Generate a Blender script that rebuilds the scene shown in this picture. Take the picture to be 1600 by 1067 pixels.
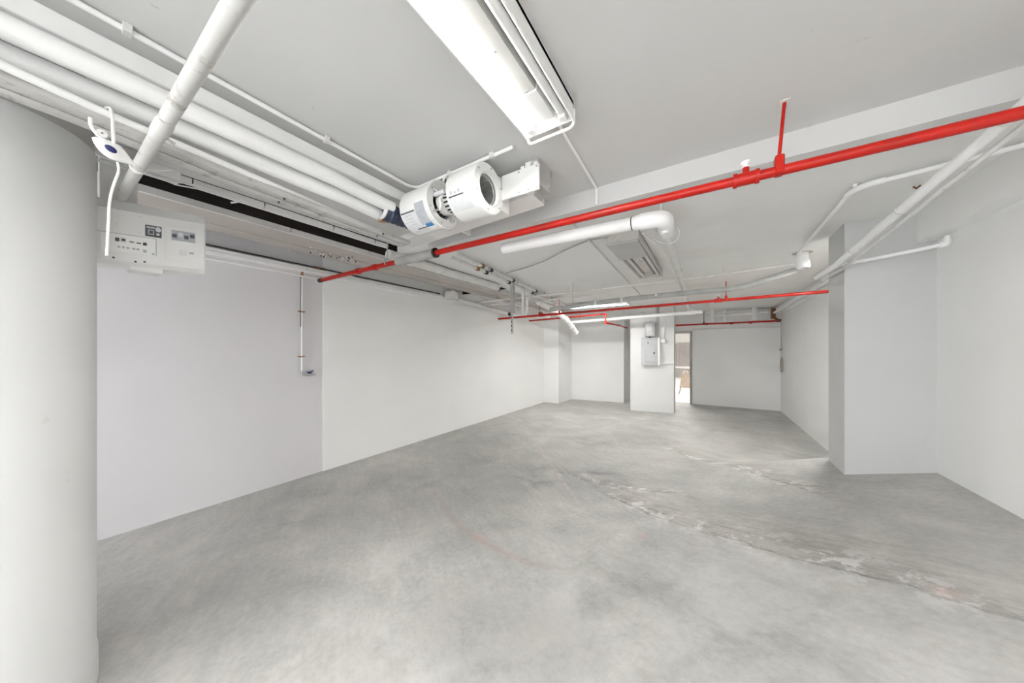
import bpy, math, random
from mathutils import Vector, Matrix
random.seed(7)
for o in list(bpy.data.objects): bpy.data.objects.remove(o)
SC = bpy.context.scene; COL = SC.collection
PI = math.pi

# ------------------------------------------------------------------ camera
F_PX, HORIZON = 484.0, 548.0
YAW = math.atan(308.0 / F_PX)
cd = bpy.data.cameras.new('camera'); cam = bpy.data.objects.new('camera', cd); COL.objects.link(cam)
cd.sensor_fit = 'HORIZONTAL'; cd.sensor_width = 36.0; cd.lens = F_PX / 1600.0 * 36.0
cd.shift_y = (HORIZON - 533.5) / 1600.0
cd.clip_start = 0.03; cd.clip_end = 100
cam.location = (0, 0, 1.5); cam.rotation_euler = (PI / 2, 0, YAW)
SC.camera = cam
# ------------------------------------------------------------------ world, exposure, lamp strengths
w = bpy.data.worlds.new('world'); SC.world = w; w.use_nodes = True
w.node_tree.nodes['Background'].inputs[0].default_value = (0.97, 0.985, 1, 1)   # even fill light, enters by an added opening behind the camera
w.node_tree.nodes['Background'].inputs[1].default_value = 2.6
SC.view_settings.view_transform = 'Standard'; SC.view_settings.look = 'None'
SC.view_settings.gamma = 1; SC.view_settings.use_curve_mapping = False
SC.view_settings.exposure = 0.97
TUBE, TUBE_FAR, TUBE_HALL, TUBE_FILL = 68.0, 76.0, 150.0, 210.0          # emission strength of the lit fluorescent tubes
SC.cycles.max_bounces = 6; SC.cycles.diffuse_bounces = 5; SC.cycles.adaptive_threshold = 0.12; SC.cycles.adaptive_min_samples = 20
SC.cycles.sample_clamp_indirect = 6.0

# ------------------------------------------------------------------ materials
def lin(c):
    return tuple(((v / 255) / 12.92 if v <= 10 else (((v / 255) + 0.055) / 1.055) ** 2.4) for v in c)
class NT:
    def __init__(s, name):
        s.m = bpy.data.materials.new(name); s.m.use_nodes = True
        s.t = s.m.node_tree; s.n = s.t.nodes; s.l = s.t.links
        s.b = s.n['Principled BSDF']
    def new(s, t, **kw):
        x = s.n.new(t)
        for k, v in kw.items(): setattr(x, k, v)
        return x
    def link(s, a, b): s.l.new(a, b)
    def coord(s):
        return s.new('ShaderNodeTexCoord').outputs['Object']
    def geo(s):
        return s.new('ShaderNodeNewGeometry').outputs['Position']
    def noise(s, vec, scale, detail=4, rough=.55, dist=0.0):
        x = s.new('ShaderNodeTexNoise'); x.inputs['Scale'].default_value = scale
        x.inputs['Detail'].default_value = detail; x.inputs['Roughness'].default_value = rough
        x.inputs['Distortion'].default_value = dist
        if vec is not None: s.link(vec, x.inputs['Vector'])
        return x.outputs['Fac']
    def ramp(s, fac, stops):
        r = s.new('ShaderNodeValToRGB'); e = r.color_ramp.elements
        while len(e) < len(stops): e.new(0.5)
        for i, (p, c) in enumerate(stops):
            e[i].position = p; e[i].color = (*c, 1) if len(c) == 3 else c
        s.link(fac, r.inputs['Fac']); return r.outputs['Color']
    def math(s, op, a, b=None, clamp=False):
        x = s.new('ShaderNodeMath', operation=op); x.use_clamp = clamp
        for i, v in enumerate((a, b)):
            if v is None: continue
            if isinstance(v, (int, float)): x.inputs[i].default_value = v
            else: s.link(v, x.inputs[i])
        return x.outputs[0]
    def mix(s, fac, a, b, blend='MIX'):
        x = s.new('ShaderNodeMix', data_type='RGBA', blend_type=blend)
        if isinstance(fac, (int, float)): x.inputs[0].default_value = fac
        else: s.link(fac, x.inputs[0])
        for i, v in ((6, a), (7, b)):
            if isinstance(v, tuple): x.inputs[i].default_value = (*v, 1)
            else: s.link(v, x.inputs[i])
        return x.outputs[2]
    def bump(s, h, strength, dist=0.01):
        x = s.new('ShaderNodeBump'); x.inputs['Strength'].default_value = strength; x.inputs['Distance'].default_value = dist
        s.link(h, x.inputs['Height']); s.link(x.outputs[0], s.b.inputs['Normal'])

def paint(name, col, rough=.6, var=.05, scale=2.5, bump=.12, bscale=60, dirt=None, metal=0.0, spec=.4):
    t = NT(name); v = t.geo()
    n = t.noise(v, scale, 2)
    lo = tuple(c * (1 - var) for c in col); hi = tuple(min(1, c * (1 + var)) for c in col)
    c = t.ramp(n, [(.3, lo), (.7, hi)])
    if dirt:
        d = t.noise(v, dirt[1], 4, .7)
        m = t.ramp(d, [(dirt[2], (0, 0, 0)), (dirt[3], (1, 1, 1))])
        c = t.mix(m, c, dirt[0])
    t.link(c, t.b.inputs['Base Color'])
    t.b.inputs['Roughness'].default_value = rough; t.b.inputs['Metallic'].default_value = metal
    t.b.inputs['Specular IOR Level'].default_value = spec
    if bump: t.bump(t.noise(v, bscale, 1), bump, .004)
    return t.m
def emis(name, col, strength):
    t = NT(name); t.b.inputs['Base Color'].default_value = (*col, 1)
    t.b.inputs['Emission Color'].default_value = (*col, 1); t.b.inputs['Emission Strength'].default_value = strength
    return t.m

M = {}
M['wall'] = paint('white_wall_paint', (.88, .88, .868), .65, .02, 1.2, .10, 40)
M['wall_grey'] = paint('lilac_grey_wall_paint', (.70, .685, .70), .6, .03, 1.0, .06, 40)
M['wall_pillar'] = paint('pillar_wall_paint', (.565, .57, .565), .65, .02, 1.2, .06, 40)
M['wall_column'] = paint('column_wall_paint', (.74, .74, .73), .65, .02, 1.2, .08, 40)
M['column'] = paint('rough_white_column_paint', (.69, .693, .69), .6, .02, 2.0, .5, 13, dirt=((.60, .59, .58), 7.0, .68, .76))
M['column_grey'] = paint('grey_column_top_paint', (.42, .42, .40), .7, .05, 3.0, .12, 30)
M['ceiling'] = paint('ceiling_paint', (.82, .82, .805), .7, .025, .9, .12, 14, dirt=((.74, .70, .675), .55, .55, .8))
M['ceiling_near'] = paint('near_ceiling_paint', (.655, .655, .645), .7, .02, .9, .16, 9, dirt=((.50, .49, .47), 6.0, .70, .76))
M['white'] = paint('white_pipe_paint', (.88, .88, .875), .42, .03, 5, .10, 35)
M['white_dirty'] = paint('worn_white_paint', (.72, .71, .69), .5, .06, 6, .22, 28, dirt=((.40, .37, .34), 9.0, .60, .72))
M['pole'] = paint('scuffed_pole_paint', (.60, .595, .575), .5, .08, 5, .2, 28, dirt=((.36, .34, .31), 11.0, .57, .68))
M['grey_rail'] = paint('grey_dusty_steel', (.50, .49, .47), .65, .10, 7, .3, 30, dirt=((.25, .23, .21), 12.0, .56, .70))
M['beige'] = paint('beige_board_paint', (.50, .46, .43), .6, .06, 3, .15, 25, dirt=((.30, .27, .25), 5.0, .62, .8))
M['brown'] = paint('dark_brown_gap_shade', (.020, .014, .013), .8, .3, 4, .2, 20)  # brown taken near black to carry the shade inside the ceiling gap
M['red'] = paint('red_sprinkler_paint', (.47, .010, .004), .34, .10, 4, .06, 40, dirt=((.26, .012, .008), 3.0, .56, .75))
M['rust'] = paint('rusty_iron', (.17, .085, .04), .8, .4, 18, .4, 60)
M['iron'] = paint('dark_iron', (.06, .058, .055), .55, .2, 10, .2, 50, metal=.6)
M['galv'] = paint('galvanised_steel', (.52, .52, .52), .42, .10, 9, .12, 40, metal=.55)
M['sleeve'] = paint('grey_sleeve_paint', (.40, .40, .385), .6, .12, 7, .2, 30)
M['copper'] = paint('tarnished_copper', (.30, .15, .07), .5, .3, 22, .2, 60, metal=.5)
M['black'] = paint('black_plastic', (.018, .018, .02), .45, .1, 8, .05, 50)
M['tarp'] = paint('blue_black_wrap', (.045, .055, .095), .45, .5, 22, .6, 40)
M['fixture'] = paint('white_enamel', (.84, .84, .82), .32, .02, 4, .04, 40, spec=.5)
M['fixture_old'] = paint('stained_enamel', (.58, .555, .53), .5, .08, 4, .12, 30, dirt=((.42, .33, .26), 6.0, .55, .75))
M['fixture_grey'] = paint('grey_enamel', (.50, .50, .48), .5, .05, 4, .06, 30)
M['tube_on'] = emis('lit_tube', (1.0, .985, .96), TUBE)
M['tube_far'] = emis('lit_tube_distant', (1.0, .985, .96), TUBE_FAR)
M['tube_fill'] = emis('lit_tube_fill', (1.0, .985, .96), TUBE_FILL)
M['tube_hall'] = emis('lit_tube_corridor', (1.0, .985, .96), TUBE_HALL)
M['tube_off'] = paint('unlit_tube_glass', (.78, .78, .77), .15, .01, 4, 0, 40, spec=.6)
M['plastic'] = paint('white_plastic', (.80, .80, .79), .4, .01, 4, .03, 80)
M['blue'] = paint('blue_lens', (.01, .015, .10), .12, .3, 30, 0, 50, spec=.6)
M['blue_patch'] = paint('blue_print', (.05, .26, .52), .5, .1, 8, 0, 50)
M['label'] = paint('paper_label', (.68, .69, .70), .6, .05, 30, 0, 50)
M['label_grey'] = paint('silver_label', (.46, .48, .51), .5, .1, 25, 0, 50)
M['dark_print'] = paint('dark_print', (.10, .105, .115), .5, .15, 30, 0, 50)
M['valve_blue'] = paint('blue_valve_handle', (.03, .05, .16), .4, .1, 30, 0, 50)
M['blower_in'] = paint('blower_wheel_steel', (.30, .29, .275), .4, .1, 20, .1, 50, metal=.5)
M['wood'] = paint('tan_sign_board', (.46, .38, .31), .6, .12, 12, .15, 30)
M['cord'] = paint('old_cord', (.45, .41, .37), .7, .15, 30, .2, 80)
M['bright_wall'] = paint('corridor_paint', (.86, .85, .83), .6, .02, 2, .04, 40)
M['corridor_grey'] = paint('corridor_grey_paint', (.36, .34, .33), .6, .05, 2, .04, 40)
M['corridor_floor'] = paint('corridor_floor', (.82, .78, .75), .45, .03, 3, .04, 40)
M['frame'] = paint('grey_door_frame', (.40, .39, .37), .55, .08, 6, .1, 40)
M['lid'] = paint('panel_grey_enamel', (.52, .53, .54), .42, .03, 8, .05, 60)
M['brass'] = paint('brass', (.42, .28, .10), .35, .15, 20, .05, 60, metal=.8)

def concrete():
    t = NT('stained_concrete'); v = t.geo()
    sep = t.new('ShaderNodeSeparateXYZ'); t.link(v, sep.inputs[0]); X, Y = sep.outputs[0], sep.outputs[1]
    n1 = t.noise(v, .55, 3, .6); n2 = t.noise(v, 2.3, 6, .65, .6); n3 = t.noise(v, 28, 3, .7)
    rt = t.new('ShaderNodeMapping'); rt.inputs['Rotation'].default_value = (0, 0, .54); t.link(v, rt.inputs[0])
    mp = t.new('ShaderNodeMapping'); mp.inputs['Scale'].default_value = (.75, 3.6, 1); t.link(rt.outputs[0], mp.inputs[0])
    n4 = t.noise(mp.outputs[0], 2.0, 7, .72)      # scrape marks running across the room
    c = t.ramp(n1, [(.28, (.40, .40, .388)), (.5, (.46, .455, .442)), (.72, (.54, .53, .518))])
    c = t.mix(.55, c, t.ramp(n2, [(.3, (.42, .42, .41)), (.5, (.50, .50, .495)), (.7, (.60, .595, .59))]), 'OVERLAY')
    c = t.mix(.32, c, t.ramp(n4, [(.30, (.36, .36, .355)), (.5, (.50, .50, .50)), (.70, (.63, .625, .62))]), 'OVERLAY')
    nb = t.noise(v, 1.25, 6, .68, .7)
    c = t.mix(.75, c, t.ramp(nb, [(.33, (.40, .405, .40)), (.5, (.50, .50, .495)), (.62, (.585, .575, .565))]), 'OVERLAY')
    c = t.mix(.30, c, t.ramp(n3, [(.3, (.34, .34, .34)), (.7, (.66, .66, .66))]), 'OVERLAY')
    c = t.mix(.16, c, t.ramp(t.noise(mp.outputs[0], 9.0, 4, .75), [(.3, (.36, .36, .36)), (.7, (.64, .64, .64))]), 'OVERLAY')
    # worn strips where old partitions stood: a ragged edge, dirt fading away behind it
    wob = t.math('SUBTRACT', t.noise(v, 2.2, 6, .65), .5)
    fine = t.noise(mp.outputs[0], 5.0, 6, .78); flake = t.noise(v, 6.5, 5, .72)
    def line_dist(sl, k):
        return t.math('DIVIDE', t.math('SUBTRACT', t.math('ADD', t.math('ADD', Y, t.math('MULTIPLY', X, sl)), t.math('MULTIPLY', wob, .22)), k), math.sqrt(1 + sl * sl))
    def between(x0, x1, soft=2.5):
        return t.math('MULTIPLY', t.math('MULTIPLY', t.math('SUBTRACT', X, x0), soft, True), t.math('MULTIPLY', t.math('SUBTRACT', x1, X), soft, True))
    for sl, k, wd, x0, x1, amt in ((.61, 2.66, .52, -1.2, 1.25, .85), (1.63, 4.50, .40, -.9, .95, .75), (.10, 3.36, .40, -2.1, -.1, .55)):
        d = line_dist(sl, k)
        edge = t.math('MULTIPLY', t.math('ADD', d, .03), 18.0, True)
        fade = t.math('SUBTRACT', 1.0, t.math('DIVIDE', d, wd), True)
        m = t.math('MULTIPLY', t.math('MULTIPLY', edge, fade), between(x0, x1))
        c = t.mix(t.math('MULTIPLY', m, .40 * amt), c, (.37, .335, .305))
        c = t.mix(t.math('MULTIPLY', t.math('MULTIPLY', m, t.ramp(fine, [(.46, (0, 0, 0)), (.62, (1, 1, 1))])), amt), c, (.235, .215, .19))
        near = t.math('SUBTRACT', 1.0, t.math('DIVIDE', t.math('ABSOLUTE', t.math('SUBTRACT', d, .05)), .20), True)
        wh = t.math('MULTIPLY', t.math('MULTIPLY', near, between(x0, x1)), t.ramp(flake, [(.53, (0, 0, 0)), (.60, (1, 1, 1))]))
        c = t.mix(t.math('MULTIPLY', wh, .9), c, (.70, .695, .685))
        crk = t.math('SUBTRACT', 1.0, t.math('DIVIDE', t.math('ABSOLUTE', d), .016), True)
        c = t.mix(t.math('MULTIPLY', t.math('MULTIPLY', crk, between(x0, x1)), t.math('MULTIPLY', t.ramp(fine, [(.44, (0, 0, 0)), (.56, (1, 1, 1))]), .8)), c, (.16, .145, .13))
    # dark smudges, pale patches and faint pink paint traces
    def spot(x0, y0, rad, amount, colour, c, soft=n2, lo=.40, hi=.56):
        dx = t.math('SUBTRACT', X, x0); dy = t.math('SUBTRACT', Y, y0)
        dd = t.math('SQRT', t.math('ADD', t.math('MULTIPLY', dx, dx), t.math('MULTIPLY', dy, dy)))
        m = t.math('SUBTRACT', 1.0, t.math('DIVIDE', dd, rad), True)
        m = t.math('MULTIPLY', m, t.ramp(soft, [(lo, (0, 0, 0)), (hi, (1, 1, 1))]))
        return t.mix(t.math('MULTIPLY', m, amount), c, colour)
    for a in ((-1.14, 3.64, .50, .85, (.17, .17, .17)), (-1.68, 3.25, .55, .8, (.19, .19, .185)), (-1.63, 5.0, .8, .6, (.20, .20, .20)),
              (-2.5, 3.4, .7, .45, (.25, .25, .24)), (.92, 2.72, .7, .5, (.29, .285, .28)), (-2.35, 2.0, .5, .4, (.30, .27, .27)), (-3.1, 1.2, 1.0, .45, (.27, .27, .26)), (-2.5, .5, .8, .4, (.29, .285, .28)),
              (-.63, 1.72, .34, .6, (.66, .65, .64)), (-1.0, 1.1, .9, .4, (.66, .655, .645)), (0.1, 1.9, .9, .4, (.64, .635, .63)), (-.9, 2.2, .5, .35, (.62, .61, .60)),
              (-1.2, 1.35, .4, .45, (.36, .33, .32)), (-.75, 1.45, .35, .4, (.37, .345, .33))):
        c = spot(*a, c)
    for a in ((-1.563, 1.957, .07, .55, (.60, .36, .30)), (-.433, 2.528, .05, .6, (.60, .36, .30)), (.876, 2.182, .06, .55, (.58, .38, .34)), (-.53, 4.616, .08, .5, (.6, .36, .3))):
        c = spot(*a, c, n3, .3, .5)
    ln = t.math('ABSOLUTE', t.math('ADD', t.math('ADD', t.math('ADD', X, t.math('MULTIPLY', wob, .12)), .96), t.math('MULTIPLY', t.math('SUBTRACT', Y, 2.78), .84)))
    lm = t.math('SUBTRACT', 1.0, t.math('DIVIDE', ln, .04), True)
    lm = t.math('MULTIPLY', lm, t.math('MULTIPLY', t.math('MULTIPLY', t.math('SUBTRACT', Y, 2.5), 3, True), t.ramp(flake, [(.38, (0, 0, 0)), (.55, (1, 1, 1))])))
    c = t.mix(t.math('MULTIPLY', lm, .6), c, (.60, .50, .475))
    dx = t.math('ADD', X, 1.2); dy = t.math('SUBTRACT', Y, 3.965)
    rr = t.math('SQRT', t.math('ADD', t.math('MULTIPLY', dx, dx), t.math('MULTIPLY', dy, dy)))
    am = t.math('SUBTRACT', 1.0, t.math('DIVIDE', t.math('ABSOLUTE', t.math('SUBTRACT', t.math('ADD', rr, t.math('MULTIPLY', wob, .08)), 2.05)), .045), True)
    am = t.math('MULTIPLY', am, t.math('MULTIPLY', between(-2.75, -.7, 3.0), t.math('SUBTRACT', 2.9, Y, True)))
    c = t.mix(t.math('MULTIPLY', am, .45), c, (.44, .32, .30))
    t.link(c, t.b.inputs['Base Color'])
    r = t.new('ShaderNodeMapRange'); t.link(n2, r.inputs[0]); r.inputs[3].default_value = .42; r.inputs[4].default_value = .68
    t.link(r.outputs[0], t.b.inputs['Roughness']); t.b.inputs['Specular IOR Level'].default_value = .35
    t.bump(t.noise(v, 22, 4, .75), .12, .006)
    return t.m
M['concrete'] = concrete()

# ------------------------------------------------------------------ mesh builder (all shapes in room coordinates)
class MB:
    def __init__(s): s.v = []; s.f = []; s.mi = []
    def add(s, vs, fs):
        k = len(s.v); s.v += [tuple(p) for p in vs]; s.f += [tuple(i + k for i in f) for f in fs]; return s
    def box(s, x0, x1, y0, y1, z0, z1, bev=0.0, mat=None):
        if bev <= 0:
            vs = [(x, y, z) for z in (z0, z1) for y in (y0, y1) for x in (x0, x1)]
            fs = [(0, 2, 3, 1), (4, 5, 7, 6), (0, 1, 5, 4), (1, 3, 7, 5), (3, 2, 6, 7), (2, 0, 4, 6)]
        else:
            b = min(bev, (x1 - x0) * .45, (y1 - y0) * .45, (z1 - z0) * .45)
            vs = []; idx = {}
            c = ((x0 + x1) / 2, (y0 + y1) / 2, (z0 + z1) / 2); h = ((x1 - x0) / 2, (y1 - y0) / 2, (z1 - z0) / 2)
            for sx in (-1, 1):
                for sy in (-1, 1):
                    for sz in (-1, 1):
                        for ax in range(3):
                            p = [c[i] + (sx, sy, sz)[i] * (h[i] - (0 if i == ax else b)) for i in range(3)]
                            idx[(sx, sy, sz, ax)] = len(vs); vs.append(tuple(p))
            fs = []
            for ax in range(3):
                o = [i for i in range(3) if i != ax]
                for sg in (-1, 1):
                    q = []
                    for a, bb in ((-1, -1), (1, -1), (1, 1), (-1, 1)):
                        k = [0, 0, 0]; k[ax] = sg; k[o[0]] = a; k[o[1]] = bb; q.append(idx[(*k, ax)])
                    flip = (sg > 0) != (ax != 1)
                    fs.append(tuple(reversed(q)) if flip else tuple(q))
            for ax in range(3):          # edge strips
                o = [i for i in range(3) if i != ax]
                for a in (-1, 1):
                    for bb in (-1, 1):
                        k0 = [0, 0, 0]; k0[o[0]] = a; k0[o[1]] = bb
                        k1 = list(k0); k0[ax] = -1; k1[ax] = 1
                        fs.append((idx[(*k0, o[0])], idx[(*k1, o[0])], idx[(*k1, o[1])], idx[(*k0, o[1])]))
            for sx in (-1, 1):
                for sy in (-1, 1):
                    for sz in (-1, 1): fs.append(tuple(idx[(sx, sy, sz, a)] for a in range(3)))
        if mat is not None: vs = [tuple(mat @ Vector(p)) for p in vs]
        return s.add(vs, fs)
    def ring_sweep(s, rings, cap=True, closed=False):
        n = len(rings[0]); k = len(s.v)
        for r in rings: s.v += [tuple(p) for p in r]
        m = len(rings)
        for i in range(m if closed else m - 1):
            j = (i + 1) % m
            for a in range(n):
                b = (a + 1) % n
                s.f.append((k + i * n + a, k + i * n + b, k + j * n + b, k + j * n + a))
        if cap and not closed:
            s.f.append(tuple(k + a for a in reversed(range(n)))); s.f.append(tuple(k + (m - 1) * n + a for a in range(n)))
        return s
    def tube(s, pts, r, seg=14, cap=True, closed=False, fillet=0.0):
        pts = [Vector(p) for p in pts]
        if fillet > 0: pts = rounded(pts, fillet)
        rs = r if isinstance(r, (list, tuple)) else [r] * len(pts)
        d0 = (pts[1] - pts[0]).normalized()
        up = Vector((0, 0, 1)) if abs(d0.z) < .9 else Vector((1, 0, 0))
        nrm = d0.cross(up).normalized(); rings = []
        for i, p in enumerate(pts):
            if closed: a, b = pts[i - 1], pts[(i + 1) % len(pts)]
            else: a, b = pts[max(0, i - 1)], pts[min(len(pts) - 1, i + 1)]
            d = (b - a).normalized()
            nrm = (nrm - d * nrm.dot(d)).normalized(); bi = d.cross(nrm)
            rings.append([p + (nrm * math.cos(t) + bi * math.sin(t)) * rs[i] for t in [2 * PI * q / seg for q in range(seg)]])
        return s.ring_sweep(rings, cap, closed)
    def cyl(s, a, b, r, seg=20, r2=None): return s.tube([a, b], [r, r if r2 is None else r2], seg)
    def lathe(s, prof, axis_pt, axis='z', seg=32, a0=0.0, a1=2 * PI, cap=False):
        """prof: (radius, height) pairs round an axis through axis_pt"""
        full = abs(a1 - a0 - 2 * PI) < 1e-6; n = seg if full else seg + 1; k = len(s.v)
        for r, h in prof:
            for q in range(n):
                t = a0 + (a1 - a0) * q / seg; ca, sa = r * math.cos(t), r * math.sin(t)
                p = {'z': (ca, sa, h), 'x': (h, ca, sa), 'y': (sa, h, ca)}[axis]
                s.v.append((axis_pt[0] + p[0], axis_pt[1] + p[1], axis_pt[2] + p[2]))
        for i in range(len(prof) - 1):
            for q in range(n if full else n - 1):
                b = (q + 1) % n
                s.f.append((k + i * n + q, k + i * n + b, k + (i + 1) * n + b, k + (i + 1) * n + q))
        return s
    def poly(s, pts, depth_vec):
        """flat outline extruded by depth_vec"""
        n = len(pts); d = Vector(depth_vec); vs = [Vector(p) for p in pts] + [Vector(p) + d for p in pts]
        fs = [tuple(reversed(range(n))), tuple(range(n, 2 * n))] + [(i, (i + 1) % n, n + (i + 1) % n, n + i) for i in range(n)]
        return s.add(vs, fs)
    def torus(s, c, R, r, axis='z', seg=28, seg2=10, squash=1.0):
        pts = []
        for q in range(seg):
            t = 2 * PI * q / seg; a, b = R * math.cos(t), R * math.sin(t) * squash
            pts.append(Vector(c) + Vector({'z': (a, b, 0), 'x': (0, a, b), 'y': (a, 0, b)}[axis]))
        return s.tube(pts, r, seg2, closed=True)

def rounded(pts, rad, n=6):
    out = [pts[0]]
    for i in range(1, len(pts) - 1):
        a, p, b = pts[i - 1], pts[i], pts[i + 1]
        l = min(rad, (p - a).length * .48, (b - p).length * .48)
        p0 = p + (a - p).normalized() * l; p1 = p + (b - p).normalized() * l
        for q in range(n + 1):
            t = q / n; out.append(p0 * (1 - t) ** 2 + p * 2 * t * (1 - t) + p1 * t * t)
    return out + [pts[-1]]

WPOS = {}
def obj(name, mb, mat, parent=None, label=None, cat=None, group=None, kind=None, smooth=True, angle=38):
    vs = mb.v
    lo = [min(p[i] for p in vs) for i in range(3)]; hi = [max(p[i] for p in vs) for i in range(3)]
    org = Vector(((lo[0] + hi[0]) / 2, (lo[1] + hi[1]) / 2, lo[2]))
    me = bpy.data.meshes.new(name); me.from_pydata([tuple(Vector(p) - org) for p in vs], [], mb.f)
    me.validate(); me.update()
    import bmesh
    bm = bmesh.new(); bm.from_mesh(me); bmesh.ops.recalc_face_normals(bm, faces=bm.faces); bm.to_mesh(me); bm.free()
    if smooth:
        me.polygons.foreach_set('use_smooth', [True] * len(me.polygons)); me.set_sharp_from_angle(angle=math.radians(angle))
    me.materials.append(M[mat] if isinstance(mat, str) else mat)
    o = bpy.data.objects.new(name, me); COL.objects.link(o); WPOS[o.name] = org
    if parent is not None:
        o.parent = parent; o.location = org - WPOS[parent.name]
    else: o.location = org
    return tag(o, label, cat, group, kind)
def tag(o, label=None, cat=None, group=None, kind=None):
    if label: o['label'] = label
    if cat: o['category'] = cat
    if group: o['group'] = group
    if kind: o['kind'] = kind
    return o
def empty(name, loc, label, cat, group=None):
    o = bpy.data.objects.new(name, None); COL.objects.link(o); o.location = loc; WPOS[o.name] = Vector(loc)
    o.empty_display_size = .1
    return tag(o, label, cat, group)
def struct(name, mb, mat, smooth=False, parent=None, label=None):
    return obj(name, mb, mat, parent, label=label, kind=None if parent else 'structure', smooth=smooth)
def B(*a, **k): return MB().box(*a, **k)
def T(pts, r, seg=14, **k): return MB().tube(pts, r, seg, **k)

# ------------------------------------------------------------------ the room shell
XL, ZN, ZF = -4.07, 2.69, 2.57     # left wall, near ceiling, lower ceiling beyond the step
def floor_height(x, y):
    # the slab rises in a gentle bank against the right-hand wall and pillar
    u = max(0.0, min(1.0, (x + 1.25) / 2.2)); h = .46 * (u * u * (1.55 - .55 * u))
    if x > .95: h += .24 * (x - .95) 
    if y > 4.08:
        q = max(0.0, 1 - (y - 4.08) / 1.25); h *= q * q * (3 - 2 * q)
    if y < 1.0:
        q = max(0.0, 1 - (1.0 - y) / 2.5); h *= q * q * (3 - 2 * q)
    return h
mb = MB(); nx, ny = 60, 134; x0, x1, y0, y1 = -4.2, 1.7, -3.1, 10.3
for j in range(ny + 1):
    for i in range(nx + 1):
        x = x0 + (x1 - x0) * i / nx; y = y0 + (y1 - y0) * j / ny; mb.v.append((x, y, floor_height(x, y)))
for j in range(ny):
    for i in range(nx):
        a = j * (nx + 1) + i; mb.f.append((a, a + 1, a + nx + 2, a + nx + 1))
struct('floor', mb, 'concrete', smooth=True)
# walls
struct('wall_left_near', B(XL - .2, XL, -3.1, 1.992, -.05, 3.1), 'wall_grey')
struct('wall_left_far', B(XL - .2, XL + .012, 1.992, 8.15, -.05, 3.1), 'wall')
struct('wall_left_jog', MB().poly([(XL - .2, 8.08, -.05), (-3.62, 8.16, -.05), (-3.58, 9.2, -.05), (XL - .2, 9.2, -.05)], (0, 0, 2.75)), 'wall')
struct('wall_back_left', MB().poly([(-4.2, 9.05, -.05), (-3.58, 9.08, -.05), (-2.08, 9.29, -.05), (-2.08, 10.25, -.05), (-4.2, 10.25, -.05)], (0, 0, 2.75)), 'wall')
DX0, DX1, DZ = -1.25, -.457, 2.01
struct('wall_back_right', B(DX1, 1.8, 10.1, 10.25, -.05, 2.75), 'wall')
struct('wall_back_middle', B(-2.2, DX0, 10.1, 10.25, -.05, 2.75), 'wall')
struct('wall_back_header', B(DX0, DX1, 10.1, 10.25, DZ, 2.75), 'wall')
struct('wall_right_far', B(1.5, 1.7, 3.9, 10.2, -.05, 2.75), 'wall')
struct('wall_right_near', B(1.45, 1.7, -3.1, 3.95, -.05, 2.75), 'wall')
struct('wall_right_bulkhead', B(1.35, 1.46, -3.1, 3.70, 2.33, 2.75), 'wall')
struct('wall_right_far_bulkhead', B(1.40, 1.51, 4.0, 10.12, 2.42, 2.75), 'wall')
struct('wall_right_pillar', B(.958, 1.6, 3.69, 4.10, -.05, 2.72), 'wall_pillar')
SX0, SX1, SZ = -3.7, 1.2, 2.45      # opening added in the unseen rear wall to let in soft fill light
struct('wall_rear_left', B(-4.27, SX0, -3.3, -3.1, -.05, 3.1), 'wall')
struct('wall_rear_right', B(SX1, 1.7, -3.3, -3.1, -.05, 3.1), 'wall')
struct('wall_rear_header', B(SX0, SX1, -3.3, -3.1, SZ, 3.1), 'wall')
struct('added_opening_jamb', B(SX0 - .04, SX0, -3.34, -3.06, 0, SZ, .004), 'frame')  # jamb of the added rear opening
ar = bpy.data.lights.new('added_opening_portal', 'AREA'); ar.shape = 'RECTANGLE'; ar.size = SX1 - SX0; ar.size_y = SZ; ar.cycles.is_portal = True
ao = bpy.data.objects.new('added_opening_portal', ar); COL.objects.link(ao); ao.location = ((SX0 + SX1) / 2, -3.2, SZ / 2); ao.rotation_euler = (PI / 2, 0, PI)
# ceilings
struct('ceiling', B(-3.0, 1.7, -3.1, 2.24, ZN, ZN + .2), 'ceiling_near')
struct('ceiling_lower', B(-2.95, 1.7, 2.24, 10.25, ZF, ZF + .35), 'ceiling')
struct('ceiling_left', B(XL - .2, -2.95, 4.6, 10.25, ZF + .06, ZF + .35), 'ceiling')
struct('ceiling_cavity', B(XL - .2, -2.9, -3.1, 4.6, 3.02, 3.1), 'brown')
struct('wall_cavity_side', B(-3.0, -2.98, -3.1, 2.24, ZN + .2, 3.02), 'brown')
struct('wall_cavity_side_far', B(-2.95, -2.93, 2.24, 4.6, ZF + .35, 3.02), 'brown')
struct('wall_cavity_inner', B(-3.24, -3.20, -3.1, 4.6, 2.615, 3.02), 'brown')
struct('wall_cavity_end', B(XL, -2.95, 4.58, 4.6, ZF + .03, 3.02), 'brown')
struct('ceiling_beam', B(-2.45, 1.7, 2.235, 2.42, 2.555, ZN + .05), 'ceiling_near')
struct('ceiling_beam_far', B(-3.6, -.72, 8.45, 8.75, 2.33, ZF + .05), 'ceiling')
# square concrete column with the panel
struct('wall_column_square', MB().poly([(-1.674, 8.19, -.05), (-.71, 8.33, -.05), (-.71, 8.72, -.05), (-1.674, 8.58, -.05)], (0, 0, 2.65)), 'wall_column')
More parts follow.
